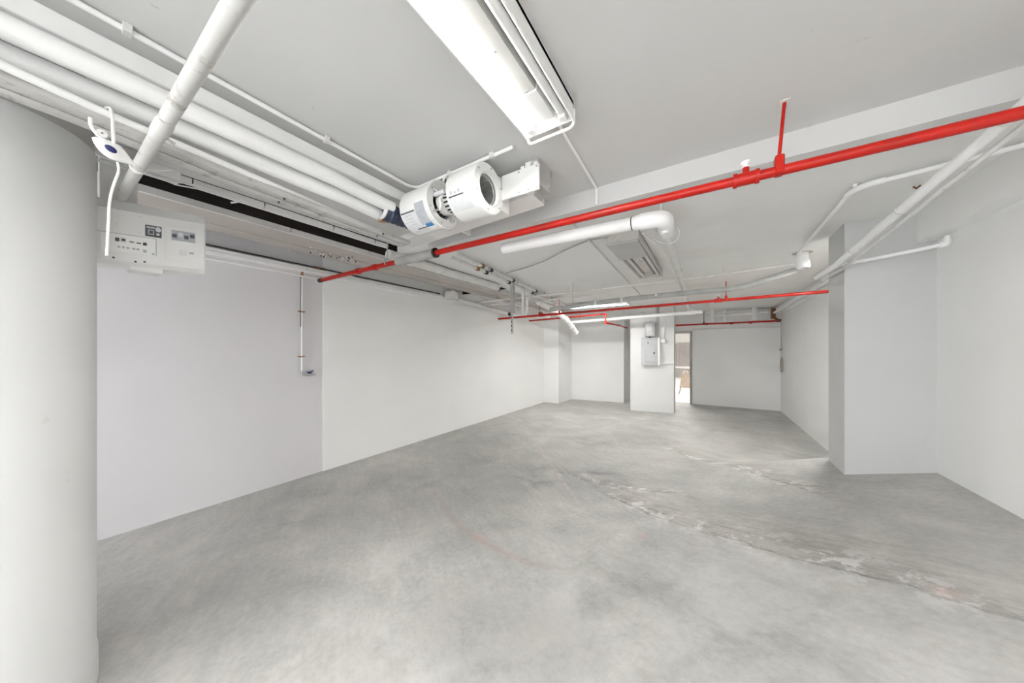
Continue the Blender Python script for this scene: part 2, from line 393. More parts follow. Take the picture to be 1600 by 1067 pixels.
# round column at the left edge
cx, cy, cr = -2.424, -.14, .32
mb = MB(); prof = [(cr + .005, 0.0), (cr + .005, .13), (cr + .003, .15), (cr, .16), (cr, 2.392), (cr - .004, 2.398), (cr - .006, 2.400)]
mb.lathe(prof, (cx, cy, 0), 'z', 72)
col = obj('round_column', mb, 'column', label='round white painted column at the left edge beside the projector', cat='column')
obj('column_top', MB().lathe([(cr - .006, 2.396), (cr - .006, ZN)], (cx, cy, 0), 'z', 72), 'column_grey', col, label='bare grey top of the column')

# door opening, corridor beyond
dr = struct('door_1', B(DX1 - .002, DX1 + .055, 10.06, 10.27, 0, DZ + .05, .004), 'frame')
struct('door_head', B(DX0, DX1, 10.06, 10.27, DZ - .01, DZ + .05, .004), 'frame', parent=dr)
struct('door_jamb', B(DX0 - .055, DX0, 10.06, 10.27, 0, DZ + .05, .004), 'frame', parent=dr)
struct('floor_corridor', B(-3.2, 1.6, 10.25, 20.2, -.06, .002), 'corridor_floor')
struct('wall_corridor_left', B(-3.4, -3.2, 10.25, 20.2, 0, 2.8), 'bright_wall')
struct('wall_corridor_right', B(1.6, 1.8, 10.25, 20.2, 0, 2.8), 'bright_wall')
struct('ceiling_corridor', B(-3.4, 1.8, 10.25, 20.2, 2.8, 2.9), 'bright_wall')
struct('wall_corridor_end', B(-3.4, 1.8, 20.2, 20.4, 0, 2.8), 'bright_wall')
pn = empty('corridor_partition', (-1.0, 19.9, 0), 'grey panelled partition seen through the doorway', 'partition')
obj('panel', B(-2.6, 1.3, 19.95, 20.1, .62, 1.92, .01), 'corridor_grey', pn)
obj('panel_rail', B(-2.6, 1.3, 19.88, 19.96, .50, .62, .01), 'fixture', pn)
obj('panel_base', B(-2.6, 1.3, 19.95, 20.1, .0, .50, .01), 'frame', pn)
for k in range(5): obj('panel_post', B(-2.35 + k * .8, -2.27 + k * .8, 19.86, 19.95, .62, 1.92, .008), 'frame', pn)
# A-frame board standing on the corridor floor
sg = empty('floor_sign', (-.68, 12.2, 0), 'tan A-frame floor sign standing beyond the doorway', 'sign')
for s_, nm in ((-1, 'sign_panel'), (1, 'sign_panel')):
    mbp = MB(); sx = s_ * .16
    mbp.poly([(-.86 , 12.2 + sx * 1.0, .24), (-.50, 12.2 + sx * 1.0, .24), (-.57, 12.2 + sx * .25, .74), (-.79, 12.2 + sx * .25, .74)], (0, .014 * s_, 0))
    obj(nm, mbp, 'wood', sg)
    for a, b in ((-.88, -.83), (-.48, -.53)):
        obj('leg', MB().tube([(a, 12.2 + sx * 1.35, 0), ((a + b) / 2 + (.03 if a < -.7 else -.03), 12.2 + sx * 1.0, .25)], .014, 8), 'wood', sg)
obj('sign_handle', MB().tube([(-.75, 12.2, .73), (-.73, 12.2, .79), (-.63, 12.2, .79), (-.61, 12.2, .73)], .014, 8), 'fixture', sg)
obj('sign_mark', MB().poly([(-.75, 12.2 - .092, .55), (-.61, 12.2 - .092, .55), (-.68, 12.2 - .062, .68)], (0, -.006, 0)), 'fixture', sg)

# ------------------------------------------------------------------ fluorescent fixtures
def fixture(c, L, W, zt, along, label, lit, old=False, cover=False, tube_mat='tube_on', guard=True, group=None):
    """two-tube strip: tray under the ceiling, ballast cover, lampholders, tubes. c=(x,y) of the middle, zt=ceiling height"""
    root = empty('fluorescent_light', (c[0], c[1], zt - .10), label, 'ceiling light', group)
    em = 'fixture_old' if old else 'fixture'
    def mp(u, v, z): return (c[0] + v, c[1] + u, z) if along == 'y' else (c[0] + u, c[1] - v, z)
    def bx(u0, u1, v0, v1, z0, z1, bev=.002):
        p, q = mp(u0, v0, z0), mp(u1, v1, z1)
        return B(min(p[0], q[0]), max(p[0], q[0]), min(p[1], q[1]), max(p[1], q[1]), z0, z1, bev)
    h, w2 = L / 2, W / 2; zb = zt - .09
    obj('tray', bx(-h, h, -w2, w2, zt - .022, zt - .001), em, root)
    for s_ in (-1, 1):
        # sloping reflector wing with a rolled lip
        a = [mp(-h, s_ * w2 * .62, zt - .022), mp(-h, s_ * w2 * .97, zb + .012), mp(-h, s_ * w2, zb), mp(-h, s_ * w2, zt - .004), mp(-h, s_ * w2 * .62, zt - .012)]
        d = Vector(mp(h, 0, 0)) - Vector(mp(-h, 0, 0))
        obj('reflector_wing', MB().poly(a, d), em, root, smooth=False)
        r_ = obj('rolled_lip', T([mp(-h, s_ * w2, zb), mp(h, s_ * w2, zb)], .006, 8), em, root)
    bal = obj('ballast_cover', MB().poly([mp(-h + .03, -W * .22, zt - .02), mp(-h + .03, -W * .17, zb + .018), mp(-h + .03, W * .17, zb + .018), mp(-h + .03, W * .22, zt - .02)], Vector(mp(2 * h - .26, 0, 0)) - Vector(mp(0, 0, 0))), 'fixture_old' if old else 'fixture_grey', root, smooth=False)
    obj('ballast_end', MB().poly([mp(h - .23, -W * .24, zt - .02), mp(h - .23, -W * .19, zb + .012), mp(h - .23, W * .19, zb + .012), mp(h - .23, W * .24, zt - .02)], Vector(mp(.18, 0, 0)) - Vector(mp(0, 0, 0))), em, root, smooth=False)
    for k in range(5):
        u = -h + .12 + k * (L - .36) / 4
        p = mp(u, W * .03 * (-1) ** k, zb + .014); obj('screw', MB().cyl(p, (p[0], p[1], p[2] + .008), .006, 8), 'galv', bal)
    tz = zb + .022
    for s_ in (-1, 1):
        on = lit[0 if s_ < 0 else 1]; v = s_ * W * .335
        obj('tube', T([mp(-h + .05, v, tz), mp(h - .05, v, tz)], .0185, 14), tube_mat if on else 'tube_off', root, label='lit tube' if on else 'unlit tube')
        for e in (-1, 1):
            obj('lampholder', bx(e * (h - .035) - .018, e * (h - .035) + .018, v - .017, v + .017, zb - .006, zt - .02, .004), em, root)
    for e in (-1, 1):
        obj('end_plate', bx(e * h - .003, e * h + .003, -w2, w2, zb - .002, zt - .002, .001), em, root)
    if guard:
        pts = [mp(h + .004, -w2, zb + .05), mp(h + .006, -w2, zb - .03), mp(h + .006, w2, zb - .03), mp(h + .004, w2, zb + .05)]
        obj('end_bar', T(pts, .007, 10, fillet=.03), em, root)
        for s_ in (-1, 1):
            obj('clip', T([mp(h - .05, s_ * w2, zb), mp(h + .006, s_ * w2, zb - .012)], .005, 8), em, root)
    if cover:
        obj('cover_plate', bx(-h - .02, -h + .52, -w2 - .012, w2 * .96, zb - .022, zb - .004, .004), 'fixture_grey', root)
    return root
fixture((-.67, .79), 1.22, .25, ZN, 'y', 'bright white twin tube light on the ceiling above the blower', (True, False))
fixture((-.66, 3.72), 1.62, .27, ZF + .01, 'y', 'stained unlit strip light with a grey cover plate on the lower ceiling', (False, False), old=True, cover=True, guard=False)
fixture((-2.08, 6.72), 1.3, .26, ZF, 'x', 'glowing strip light far back behind the grey pipe', (True, True), guard=False, tube_mat='tube_far')
fixture((1.285, 4.62), .86, .17, ZF, 'y', 'added short fill light, unseen behind the right pillar', (True, True), guard=False, tube_mat='tube_fill')  # added lamp, hidden by the pillar, brightens the far right walls
fixture((.75, -1.05), 1.22, .25, ZN, 'y', 'added unseen twin tube ceiling light behind the viewpoint near the right wall', (True, True))  # added lamp out of view, lifts the light on the near right
fixture((-1.0, 12.3), 1.3, .26, 2.8, 'x', 'strip light in the corridor just past the doorway', (True, True), guard=False, tube_mat='tube_hall')
fixture((-1.0, 16.5), 1.3, .26, 2.8, 'x', 'strip light at the far end of the corridor', (True, True), guard=False, tube_mat='tube_hall')

# ------------------------------------------------------------------ pipes under the left of the ceiling (all run along the room)
def pipe(name, pts, r, mat, label, cat='pipe', seg=16, fillet=0.0, group=None):
    return obj(name, T(pts, r, seg, fillet=fillet), mat, label=label, cat=cat, group=group)
def coupling(par, a, b, r, mat, name='coupling', seg=16): return obj(name, T([a, b], r, seg), mat, par)
YB = -2.9
wood = obj('ceiling_batten', B(-1.875, -1.845, YB, 2.2, 2.562, 2.637, .004), 'white', label='flat white batten between the ceiling conduit and the lagged pipes', cat='batten')
for k in range(4): obj('batten_block', B(-1.872, -1.85, (-2.5, -1.6, -.7, 2.05)[k], (-2.44, -1.54, -.64, 2.11)[k], 2.637, ZN, .002), 'white_dirty', wood)
c1 = pipe('ceiling_conduit', [(-1.79, YB, 2.672), (-1.80, 1.47, 2.672), (-1.76, 1.515, 2.672), (-.95, 1.505, 2.672)], .011, 'white', 'thin white conduit framing the near ceiling, bending by the blower', 'conduit', 10, .05)
for x_, y_ in ((-1.795, .2), (-1.795, .9), (-1.45, 1.512), (-1.1, 1.507)): obj('strap', B(x_ - .018, x_ + .018, y_ - .012, y_ + .012, 2.658, ZN, .002), 'white_dirty', c1)
pA = pipe('lagged_pipe', [(-1.80, YB, 2.481), (-1.80, .95, 2.481), (-1.806, 1.05, 2.476), (-1.81, 1.12, 2.474), (-1.82, 1.34, 2.474)], .038, 'white', 'thick white lagged pipe next to the flat batten, ending in a dark wrap', 'pipe', 22)
pB = pipe('lagged_pipe', [(-1.90, YB, 2.442), (-1.90, 1.05, 2.442), (-1.903, 1.30, 2.432)], .0395, 'white', 'thickest white lagged pipe, lower one of the pair over the round column', 'pipe', 22)
for p_, x_, z_, r_ in ((pA, -1.80, 2.481, .0405), (pB, -1.90, 2.442, .042)):
    for y_ in (-1.6, -.6, .62): coupling(p_, (x_, y_, z_), (x_, y_ + .02, z_), r_ - .0015, 'white', 'lagging_band', 22)
# dark flexible wrap where the lagged pipes stop
mbw = MB(); rings = []
for i in range(15):
    t = i / 14; c = Vector((-1.862 + .035 * t, 1.30 + .20 * t, 2.452 - .02 * t)); rr = .060 * (1 - .25 * t) + .0035 * math.sin(i * 2.6)
    rings.append([c + Vector((math.cos(a) * rr, .0, math.sin(a) * rr * 1.12)) for a in [2 * PI * q / 20 for q in range(20)]])
mbw.ring_sweep(rings)
wr = obj('pipe_wrap', mbw, 'tarp', label='dark blue black plastic wrap on the lagged pipe end by the blower', cat='pipe wrap')
obj('torn_edge', MB().lathe([(.060, 0), (.066, -.012), (.058, -.03), (.054, -.012)], (-1.865, 1.302, 2.452), 'y', 20), 'white_dirty', wr)
obj('foam_scrap', MB().tube([(-1.90, 1.29, 2.388), (-1.885, 1.31, 2.392), (-1.87, 1.335, 2.390)], [.012, .016, .008], 8), 'copper', wr, label='orange foam scrap')
pC = pipe('steel_pipe', [(-1.59, -1.2, 2.354), (-1.784, -.04, 2.354), (-1.832, .162, 2.354), (-1.878, .488, 2.358), (-2.11, 1.66, 2.395)], .0135, 'white', 'slim white pipe below the lagged pipes with the hook hung on it')
for k, x_ in enumerate((-1.903, -1.970)):
    sec = []
    for y_, dx in ((YB, .16), (-1.0, .16), (.08, .08), (.53, .0), (1.0, -.03), (1.6, -.05)):
        a, b, z0 = x_ + dx - .052, x_ + dx + .008, 2.326 - .002 * k
        sec.append([(a, y_, z0 + .022), (a, y_, z0), (a + .003, y_, z0 - .002), (b - .003, y_, z0 - .002), (b, y_, z0), (b, y_, z0 + .022), (b - .004, y_, z0 + .022), (b - .004, y_, z0 + .004), (a + .004, y_, z0 + .004), (a + .004, y_, z0 + .022)])
    ch = obj('steel_channel', MB().ring_sweep(sec), 'grey_rail', label=('dusty grey steel channel touching the slim white pipe', 'dusty grey steel channel nearest the round column')[k], cat='channel')
    for q in range(2): obj('channel_bolt', MB().cyl((x_ - .03, .75 + q * .6, 2.314), (x_ - .03, .75 + q * .6, 2.328), .005, 6), 'iron', ch)
pD = pipe('cable_pipe', [(-2.80, YB, 2.58), (-2.80, 1.0, 2.58), (-2.80, 2.0, 2.575)], .024, 'white', 'white pipe with cables tied on in front of the dark ceiling gap')
for y_ in (.57, .95, 1.45, 1.85): coupling(pD, (-2.80, y_, 2.578), (-2.80, y_ + .006, 2.578), .0275, 'iron', 'cable_tie')
for k, off in enumerate(((.030, -.016), (.024, -.028), (.012, -.034))):
    obj('tied_cable', T([(-2.80 + off[0], y, 2.58 + off[1] - (.03 * math.sin((y - .1) * 5 + k) ** 2 if y < .55 else 0)) for y in [-.4 + .1 * q for q in range(24)]], .0042, 6), 'white', pD)
obj('conduit_box', B(-2.85, -2.76, .36, .52, 2.55, 2.615, .006), 'white', pD)
pE = pipe('duct_pipe', [(-2.85, 2.05, 2.515), (-2.85, 4.05, 2.515)], .052, 'white_dirty', 'fat grey white pipe running away beyond the grey sleeve', 'pipe', 24)
for y_ in (2.3, 3.1, 3.9): coupling(pE, (-2.85, y_, 2.515), (-2.85, y_ + .03, 2.515), .055, 'white_dirty', 'pipe_band', 24)
cw = pipe('loose_cable', [(-3.0, .82, 2.60), (-2.97, .90, 2.64), (-2.93, 1.1, 2.63), (-2.88, 1.6, 2.61), (-2.86, 2.0, 2.60)], .007, 'white', 'loose white cable end curling out of the dark ceiling gap', 'cable', 8, .05)
# beige boarded soffit along the left wall
bs = empty('boarded_soffit', (-3.5, 2.4, 2.57), 'long beige boarded soffit below the dark gap along the left wall', 'soffit')
for a, b, dz in ((-3.465, -3.22, 0), (-3.575, -3.472, .008), (-3.69, -3.582, .004), (-3.81, -3.697, .010)):
    obj('board', B(a, b, YB, 7.9, 2.578 + dz, 2.61 + dz, .003), 'beige', bs)
obj('edge_strip', B(-3.225, -3.205, YB, 7.9, 2.565, 2.625, .002), 'white_dirty', bs)
for k in range(26):
    a = random.gauss(0, .09); b_ = random.gauss(0, .16)
    x_ = -3.62 + a; y_ = 1.92 + b_
    obj('drip', MB().lathe([(.0, -.010 - .01 * random.random()), (.005, -.004), (.009, .004)], (x_, y_, 2.578), 'z', 8), 'iron' if k % 2 else 'white', bs)
tr = obj('wall_trunking', B(XL, XL + .06, YB, 4.4, 2.425, 2.492, .004), 'white', label='white trunking along the top of the grey left wall', cat='trunking')
obj('trunking_lid_edge', B(XL + .058, XL + .066, YB, 4.4, 2.452, 2.458, .001), 'white_dirty', tr)
obj('cornice', B(XL, XL + .02, YB, 4.4, 2.375, 2.39, .002), 'white', tr)
cpr = pipe('copper_pipe', [(XL + .085, YB, 2.50), (XL + .085, 3.9, 2.50)], .008, 'iron', 'thin dark pipe running above the white wall trunking', 'pipe', 8)
coupling(cpr, (XL + .085, 1.86, 2.50), (XL + .085, 1.98, 2.50), .012, 'rust', 'pipe_fitting', 10)
pw = pipe('wall_pipe', [(-3.9, 4.3, 2.44), (-3.88, 5.0, 2.40), (-3.86, 6.3, 2.34), (-3.3, 6.9, 2.34)], .045, 'white_dirty', 'grey white pipe hugging the far left wall below the boarded soffit', 'pipe', 16, .3)
# far pair of thin pipes with couplings
for k in range(2):
    ox, oz = (.0, .0) if k == 0 else (-.075, -.02)
    a, b = Vector((-2.25 + ox, 2.45, 2.52 + oz)), Vector((-2.66 + ox, 6.4, 2.51 + oz))
    pp = pipe('heating_pipe', [a, b], .019, 'white_dirty', ('right one of two thin white pipes with couplings beyond the beam', 'left one of two thin white pipes with couplings beyond the beam')[k], 'pipe', 12)
    for t, m_ in ((.12, 'copper'), (.17, 'iron'), (.33, 'iron'), (.36, 'galv'), (.55, 'iron'), (.58, 'galv'), (.74, 'galv')):
        p = a.lerp(b, t); q = a.lerp(b, t + .014); coupling(pp, p, q, .026, m_, 'coupling', 12)
    for t in (.25, .48, .66):
        p = a.lerp(b, t); obj('hanger_rod', T([p, (p.x, p.y, ZF)], .004, 6), 'galv', pp)

# ------------------------------------------------------------------ steel pole across the near left, projector, cord reel
pz, py = 2.28, .257
pole = obj('steel_pole', T([(1.2, py - .01, pz), (-1.62, py, pz)], .0215, 20), 'pole', label='white painted pole crossing under the pipes towards the projector', cat='pole')
obj('pole_coupling', T([(-1.56, py, pz), (-1.58, py, pz), (-1.66, py, pz), (-1.68, py, pz)], [.022, .0245, .0245, .022], 20), 'pole', pole)
obj('pole_extension', T([(-1.64, py, pz), (-2.52, py + .004, pz)], .0205, 20), 'pole', pole)
obj('pole_bolt', T([(-1.66, py + .018, pz - .012), (-1.66, py + .04, pz - .02)], .006, 8), 'pole', pole)
obj('cable_tie', MB().torus((-2.05, py + .001, pz), .0225, .003, 'x'), 'white', pole)
obj('tie_tail', T([(-2.05, py + .023, pz), (-2.06, py + .05, pz + .012), (-2.03, py + .10, pz + .03)], .002, 6), 'white', pole)
# projector: ports face towards the room
px = -2.60
pr = empty('projector', (px - .16, .32, 1.95), 'white projector with ports and labels hanging beside the round column', 'projector')
ya, yb = .02, .594
def PZ(y, top):   # the body hangs slightly tilted
    return (2.284 + (y - .196) * .108) if top else (1.945 + (y - .196) * .063)
def pj_outline(y): return [(px - .34, y, PZ(y, 0) + .03), (px - .02, y, PZ(y, 0) + .002), (px, y, PZ(y, 0) + .022), (px, y, PZ(y, 1) - .055), (px - .03, y, PZ(y, 1)), (px - .34, y, PZ(y, 1) - .01)]
mb = MB(); mb.ring_sweep([pj_outline(ya), pj_outline(yb - .008), [(x - .006 if x > px - .2 else x + .004, yb, z) for x, _, z in pj_outline(yb)]])
obj('projector_body', mb, 'plastic', pr, smooth=False)
def on_back(y0, y1, f0, f1, d=.003, mb=None, x=None):
    """patch on the projector back: y range, f = share of the height"""
    mb = mb or MB(); x = px if x is None else x
    def zz(y, f): return PZ(y, 0) + (PZ(y, 1) - PZ(y, 0)) * f
    return mb.poly([(x - .001, y0, zz(y0, f0)), (x - .001, y1, zz(y1, f0)), (x - .001, y1, zz(y1, f1)), (x - .001, y0, zz(y0, f1))], (d, 0, 0))
obj('vent_cover', on_back(.425, .570, .16, .70, .004), 'plastic', pr)
obj('cover_ledge', on_back(.415, .570, .70, .725, .010), 'plastic', pr)
port = obj('port_panel', on_back(.205, .390, .20, .47, .003), 'fixture', pr)
obj('port_panel_rim', on_back(.16, .392, .47, .478, .005), 'label_grey', pr)
obj('port_panel_side', on_back(.390, .3925, .20, .475, .005), 'label_grey', pr)
for y0, y1, f0, f1, m_ in ((.250, .264, .355, .41, 'dark_print'), (.268, .286, .355, .415, 'label'), (.271, .283, .372, .402, 'black'), (.297, .312, .365, .38, 'dark_print'), (.322, .337, .36, .375, 'dark_print'),
                           (.344, .357, .345, .39, 'dark_print'), (.347, .354, .355, .38, 'label'), (.345, .357, .235, .275, 'label_grey'), (.376, .386, .215, .24, 'label_grey')):
    obj('port', on_back(y0, y1, f0, f1, .005 if m_ != 'black' else .0065), m_, port)
for y_ in (.262, .277, .292, .312, .327):
    obj('jack', MB().cyl((px, y_, PZ(y_, 0) + .34 * .275), (px + .007, y_, PZ(y_, 0) + .34 * .275), .0048, 10), 'label_grey', port)
st = obj('dark_sticker', on_back(.352, .412, .50, .68, .0025), 'dark_print', pr, label='dark printed sticker')
obj('sticker_print', on_back(.362, .384, .53, .61, .004), 'label_grey', st)
obj('sticker_print', on_back(.366, .380, .545, .595, .005), 'dark_print', st)
for q in range(6): obj('sticker_letter', on_back(.357 + q * .0052, .3605 + q * .0052, .632, .657, .004), 'label', st)
yc = .399; zc = PZ(yc, 0) + (PZ(yc, 1) - PZ(yc, 0)) * .625
mbs = MB(); mbs.poly([(px, yc + .0105 * math.cos(t), zc + .014 * math.sin(t)) for t in [2 * PI * q / 18 for q in range(18)]], (.004, 0, 0))
obj('sticker_bubble', mbs, 'label', st)
obj('sticker_mark', on_back(.392, .404, .535, .565, .004), 'label', st)
ml = obj('rating_label', on_back(.449, .547, .50, .665, .0065), 'label_grey', pr, label='printed rating label')
for q in range(4): obj('rating_print', on_back(.452 + .024 * q, .470 + .024 * q, .54 + .03 * (q % 2), .60 + .03 * (q % 2), .0075), 'dark_print' if q != 1 else 'label', ml)
wm = obj('warning_mark', on_back(.522, .540, .305, .335, .006), 'label_grey', pr)
obj('warning_mark', on_back(.482, .512, .27, .345, .0055), 'label', pr)
for y_, f_ in ((.245, .10), (.318, .075), (.35, .09)):
    z_ = PZ(y_, 0) + .34 * f_; obj('screw_hole', MB().cyl((px - .002, y_, z_), (px + .002, y_, z_), .005, 10), 'dark_print', pr)
for y_, f_ in ((.26, .84), (.335, .80), (.255, .62), (.333, .55)):
    z_ = PZ(y_, 0) + .34 * f_; obj('screw_hole', MB().cyl((px - .002, y_, z_), (px + .002, y_, z_), .0022, 8), 'label_grey', pr)
obj('foot', B(px - .12, px - .02, .30, .42, PZ(.36, 0) - .022, PZ(.36, 0) + .02, .004), 'plastic', pr)
obj('ceiling_bracket', B(px - .32, px - .27, .22, .36, 2.26, ZN, .004), 'white_dirty', pr)
# cord reel hanging from a hook over the slim pipe
rc = Vector((-1.80, .172, 2.213)); ax = Vector((-.22, .93, -.38)).normalized(); fn = Vector((.93, .10, -.28)); fn = (fn - ax * fn.dot(ax)).normalized(); up = fn.cross(ax)
mb = MB(); rings = []
for i in range(17):
    t = -1 + 2 * i / 16; prof = max(.012, (1 - abs(t) ** 2.0) ** .8) if t < 0 else max(.10, 1 - abs(t) ** 1.3)
    rings.append([rc + ax * (t * .055) + (up * math.cos(a) * .030 + fn * math.sin(a) * .014) * prof for a in [2 * PI * q / 20 for q in range(20)]])
mb.ring_sweep(rings)
reel = obj('cord_reel', mb, 'plastic', label='white cord reel with a dark blue eye hanging by its hook near the pole', cat='cord reel')
mb = MB(); rings = []
for i, (t, s_) in enumerate(((0, 1), (.4, .95), (.8, .6), (1, .05))):
    rings.append([rc - ax * .012 + fn * (.0135 + .006 * t) + (ax * math.cos(a) * .015 + up * math.sin(a) * .010) * s_ for a in [2 * PI * q / 16 for q in range(16)]])
mb.ring_sweep(rings); obj('blue_eye', mb, 'blue', reel, label='glossy blue eye')
tp = rc - ax * .028 + up * .02
obj('hook', T([(-1.853, .150, 2.362), (-1.836, .156, 2.376), (-1.808, .164, 2.370), (-1.802, .168, 2.335), tp + Vector((.012, .012, .022)), tp + Vector((.004, .014, -.004))], .0048, 10, fillet=.012), 'plastic', reel)
obj('hook_lower', T([tp + Vector((.012, -.036, .052)), tp + Vector((.014, -.036, .024)), tp + Vector((.010, -.022, .002)), tp + Vector((.002, .0, -.006))], .0048, 10, fillet=.02), 'plastic', reel)
obj('hook_pulley', MB().lathe([(.003, -.010), (.013, -.007), (.010, 0), (.013, .007), (.003, .010)], tuple(tp + Vector((.004, -.012, .014))), 'x', 16), 'plastic', reel)
cs = rc + ax * .02 - up * .025
obj('pull_cord', T([cs, cs + Vector((0, .004, -.03)), cs + Vector((.002, -.008, -.08)), cs + Vector((.0, -.018, -.145)), cs + Vector((.0, -.020, -.22)), cs + Vector((0, -.024, -.345))], .0038, 8, fillet=.03), 'plastic', reel)

# ------------------------------------------------------------------ red sprinkler pipes
def sprinkler(par, p, r, up=.075):
    x, y, z = p
    obj('sprinkler_tee', T([(x - .045, y, z), (x + .045, y, z)], r * 1.32, 16), 'red', par)
    for s_ in (-1, 1): obj('tee_collar', T([(x + s_ * .045 - .008, y, z), (x + s_ * .045 + .008, y, z)], r * 1.5, 16), 'red', par)
    hd = obj('sprinkler_head', T([(x, y, z + r), (x, y, z + up - .02)], r * .62, 12), 'red', par)
    obj('deflector', MB().lathe([(.004, up + .012), (.020, up + .010), (.022, up), (.012, up - .012), (.012, up - .022)], (x, y, z), 'z', 14), 'white', hd)
    obj('frame_arm', MB().torus((x, y, z + up - .012), .013, .003, 'y', 14, 6), 'white', hd)
def hanger(par, p, r, top, rod=.006, mat='red', dx=0.0):
    x, y, z = p
    obj('clevis', B(x - .018, x + .018, y - r * 1.18, y + r * 1.18, z - r * .9, z + r + .045, .006), mat, par)
    h_ = obj('hanger_rod', T([(x, y, z + r + .04), (x + dx, y, top)], rod, 10), mat, par)
    obj('rod_plate', B(x + dx - .022, x + dx + .022, y - .022, y + .022, top - .006, top, .002), 'white_dirty', h_)
Y1, Z1, R1 = 1.948, 2.366, .0235
rp = pipe('sprinkler_pipe', [(XL + .005, Y1, Z1), (1.44, Y1, Z1)], R1, 'red', 'long bright red sprinkler pipe nearest the camera crossing the whole room', 'pipe', 20)
coupling(rp, (-2.56, Y1, Z1), (-2.04, Y1, Z1), .041, 'sleeve', 'insulation_sleeve', 24)
coupling(rp, (-2.055, Y1, Z1), (-2.032, Y1, Z1), .0425, 'iron', 'sleeve_clamp', 24)
coupling(rp, (XL + .004, Y1, Z1), (XL + .10, Y1, Z1), R1 + .001, 'iron', 'rusty_end', 20)
coupling(rp, (XL, Y1, Z1), (XL + .012, Y1, Z1), .045, 'white_dirty', 'wall_flange', 20)
for x_ in (-3.25, -2.95):
    coupling(rp, (x_, Y1, Z1), (x_ + .05, Y1, Z1), R1 * 1.35, 'red', 'pipe_fitting')
obj('split_ring', MB().torus((-2.72, Y1, Z1 + .02), .034, .005, 'x', 20, 8), 'galv', rp)
obj('split_rod', T([(-2.72, Y1, Z1 + .05), (-2.72, Y1, 2.62)], .006, 8), 'galv', rp)
sprinkler(rp, (.156, Y1, Z1), R1); hanger(rp, (.284, Y1, Z1), R1, ZN, .0075, 'red', .02)
Y2, R2 = 5.80, .022
rp2 = pipe('sprinkler_pipe', [(XL + .012, Y2, 2.228), (1.498, Y2, 2.30)], R2, 'red', 'thin red sprinkler pipe in the middle distance ending at the right pillar', 'pipe', 14)
def z2(x): return 2.228 + (x + 4.06) / 5.56 * .072
sprinkler(rp2, (.12, Y2, z2(.12)), R2, .08); hanger(rp2, (.22, Y2, z2(.22)), R2, ZF, .007)
hanger(rp2, (-2.55, Y2, z2(-2.55)), R2, ZF, .005); hanger(rp2, (-3.0, Y2, z2(-3.0)), R2, ZF, .005)
sprinkler(rp2, (-2.95, Y2, z2(-2.95)), R2, .08)
rp3 = obj('sprinkler_pipe', T([(XL + .012, 7.24, 2.300), (-2.075, 7.40, 2.375), (-2.075, 7.40, 2.165), (-1.98, 8.3, 2.16), (-2.0, 9.3, 2.16)], .02, 12, fillet=.05), 'red', label='short red pipe dropping beside the square column near the back', cat='pipe')
for p_ in ((-2.075, 7.40, 2.36), (-2.075, 7.40, 2.165)): obj('elbow', T([(p_[0], p_[1], p_[2] - .03), (p_[0], p_[1], p_[2] + .03)], .028, 12), 'red', rp3)
for y_ in (8.0, 8.35): obj('hanger_rod', T([(-1.99, y_, 2.17), (-1.99, y_, 2.33 if y_ > 8.3 else ZF)], .006, 6), 'white', rp3)
rp4 = pipe('sprinkler_pipe', [(-1.9, 9.9, 2.21), (1.46, 9.9, 2.235)], .022, 'red', 'red sprinkler pipe along the back wall above the doorway', 'pipe', 12)
for x_ in (-.1, .45, .85): coupling(rp4, (x_, 9.9, 2.222), (x_ + .07, 9.9, 2.222), .03, 'red', 'pipe_fitting', 12)
hanger(rp4, (-.12, 9.9, 2.222), .022, ZF, .008, 'iron'); obj('end_valve', T([(1.40, 9.9, 2.235), (1.47, 9.9, 2.235)], .034, 12), 'iron', rp4)

# ------------------------------------------------------------------ white pipes under the lower ceiling
p1 = obj('drain_pipe', T([(-1.49, 2.20, 2.375), (-.40, 2.27, 2.385)], .044, 24), 'white', label='thick white drain pipe beyond the red pipe with a rounded elbow', cat='pipe')
p1b = obj('drain_elbow', T([(-.40, 2.27, 2.385), (-.25, 2.28, 2.385), (-.265, 2.48, 2.385), (-.268, 2.56, 2.385)], .055, 24, fillet=.11), 'white', p1)
obj('pipe_run', T([(-.268, 2.50, 2.385), (-.34, 7.55, 2.375)], .034, 18), 'white_dirty', p1)
obj('pipe_strap', T([(-.455, 2.266, 2.3845), (-.449, 2.266, 2.3845)], .046, 24), 'iron', p1)
obj('pipe_strap', T([(-.43, 2.268, 2.385), (-.39, 2.270, 2.385)], .050, 24), 'white', p1)
obj('hanger_rod', T([(-.29, 2.45, 2.40), (-.29, 2.45, ZF)], .006, 8), 'white_dirty', p1)
obj('plug', T([(-.26, 2.40, 2.345), (-.26, 2.40, 2.315)], .026, 14), 'white', p1)
wc = obj('dangling_wire', T([(-.40, 2.40, 2.335), (-.33, 2.45, 2.30), (-.25, 2.48, 2.262), (-.19, 2.48, 2.28), (-.17, 2.46, 2.33), (-.19, 2.45, 2.36)], .003, 6, fillet=.03), 'galv', label='loop of thin grey wire dangling under the drain pipe elbow', cat='wire')
wc2 = obj('taped_wire', T([(-.40, 2.36, 2.335), (-.36, 2.6, 2.33), (-.325, 3.0, 2.335), (-.32, 4.2, 2.33), (-.34, 5.4, 2.33)], .006, 6), 'white_dirty', label='thin wire strapped beneath the receding drain pipe', cat='wire')
p2 = obj('thin_pipe', T([(XL + .012, 4.8, 2.462), (-2.02, 4.8, 2.455), (-.06, 4.8, 2.472), (.845, 4.8, 2.508)], .016, 10), 'white_dirty', label='thin white cross pipe just under the lower ceiling beyond the stained light', cat='pipe')
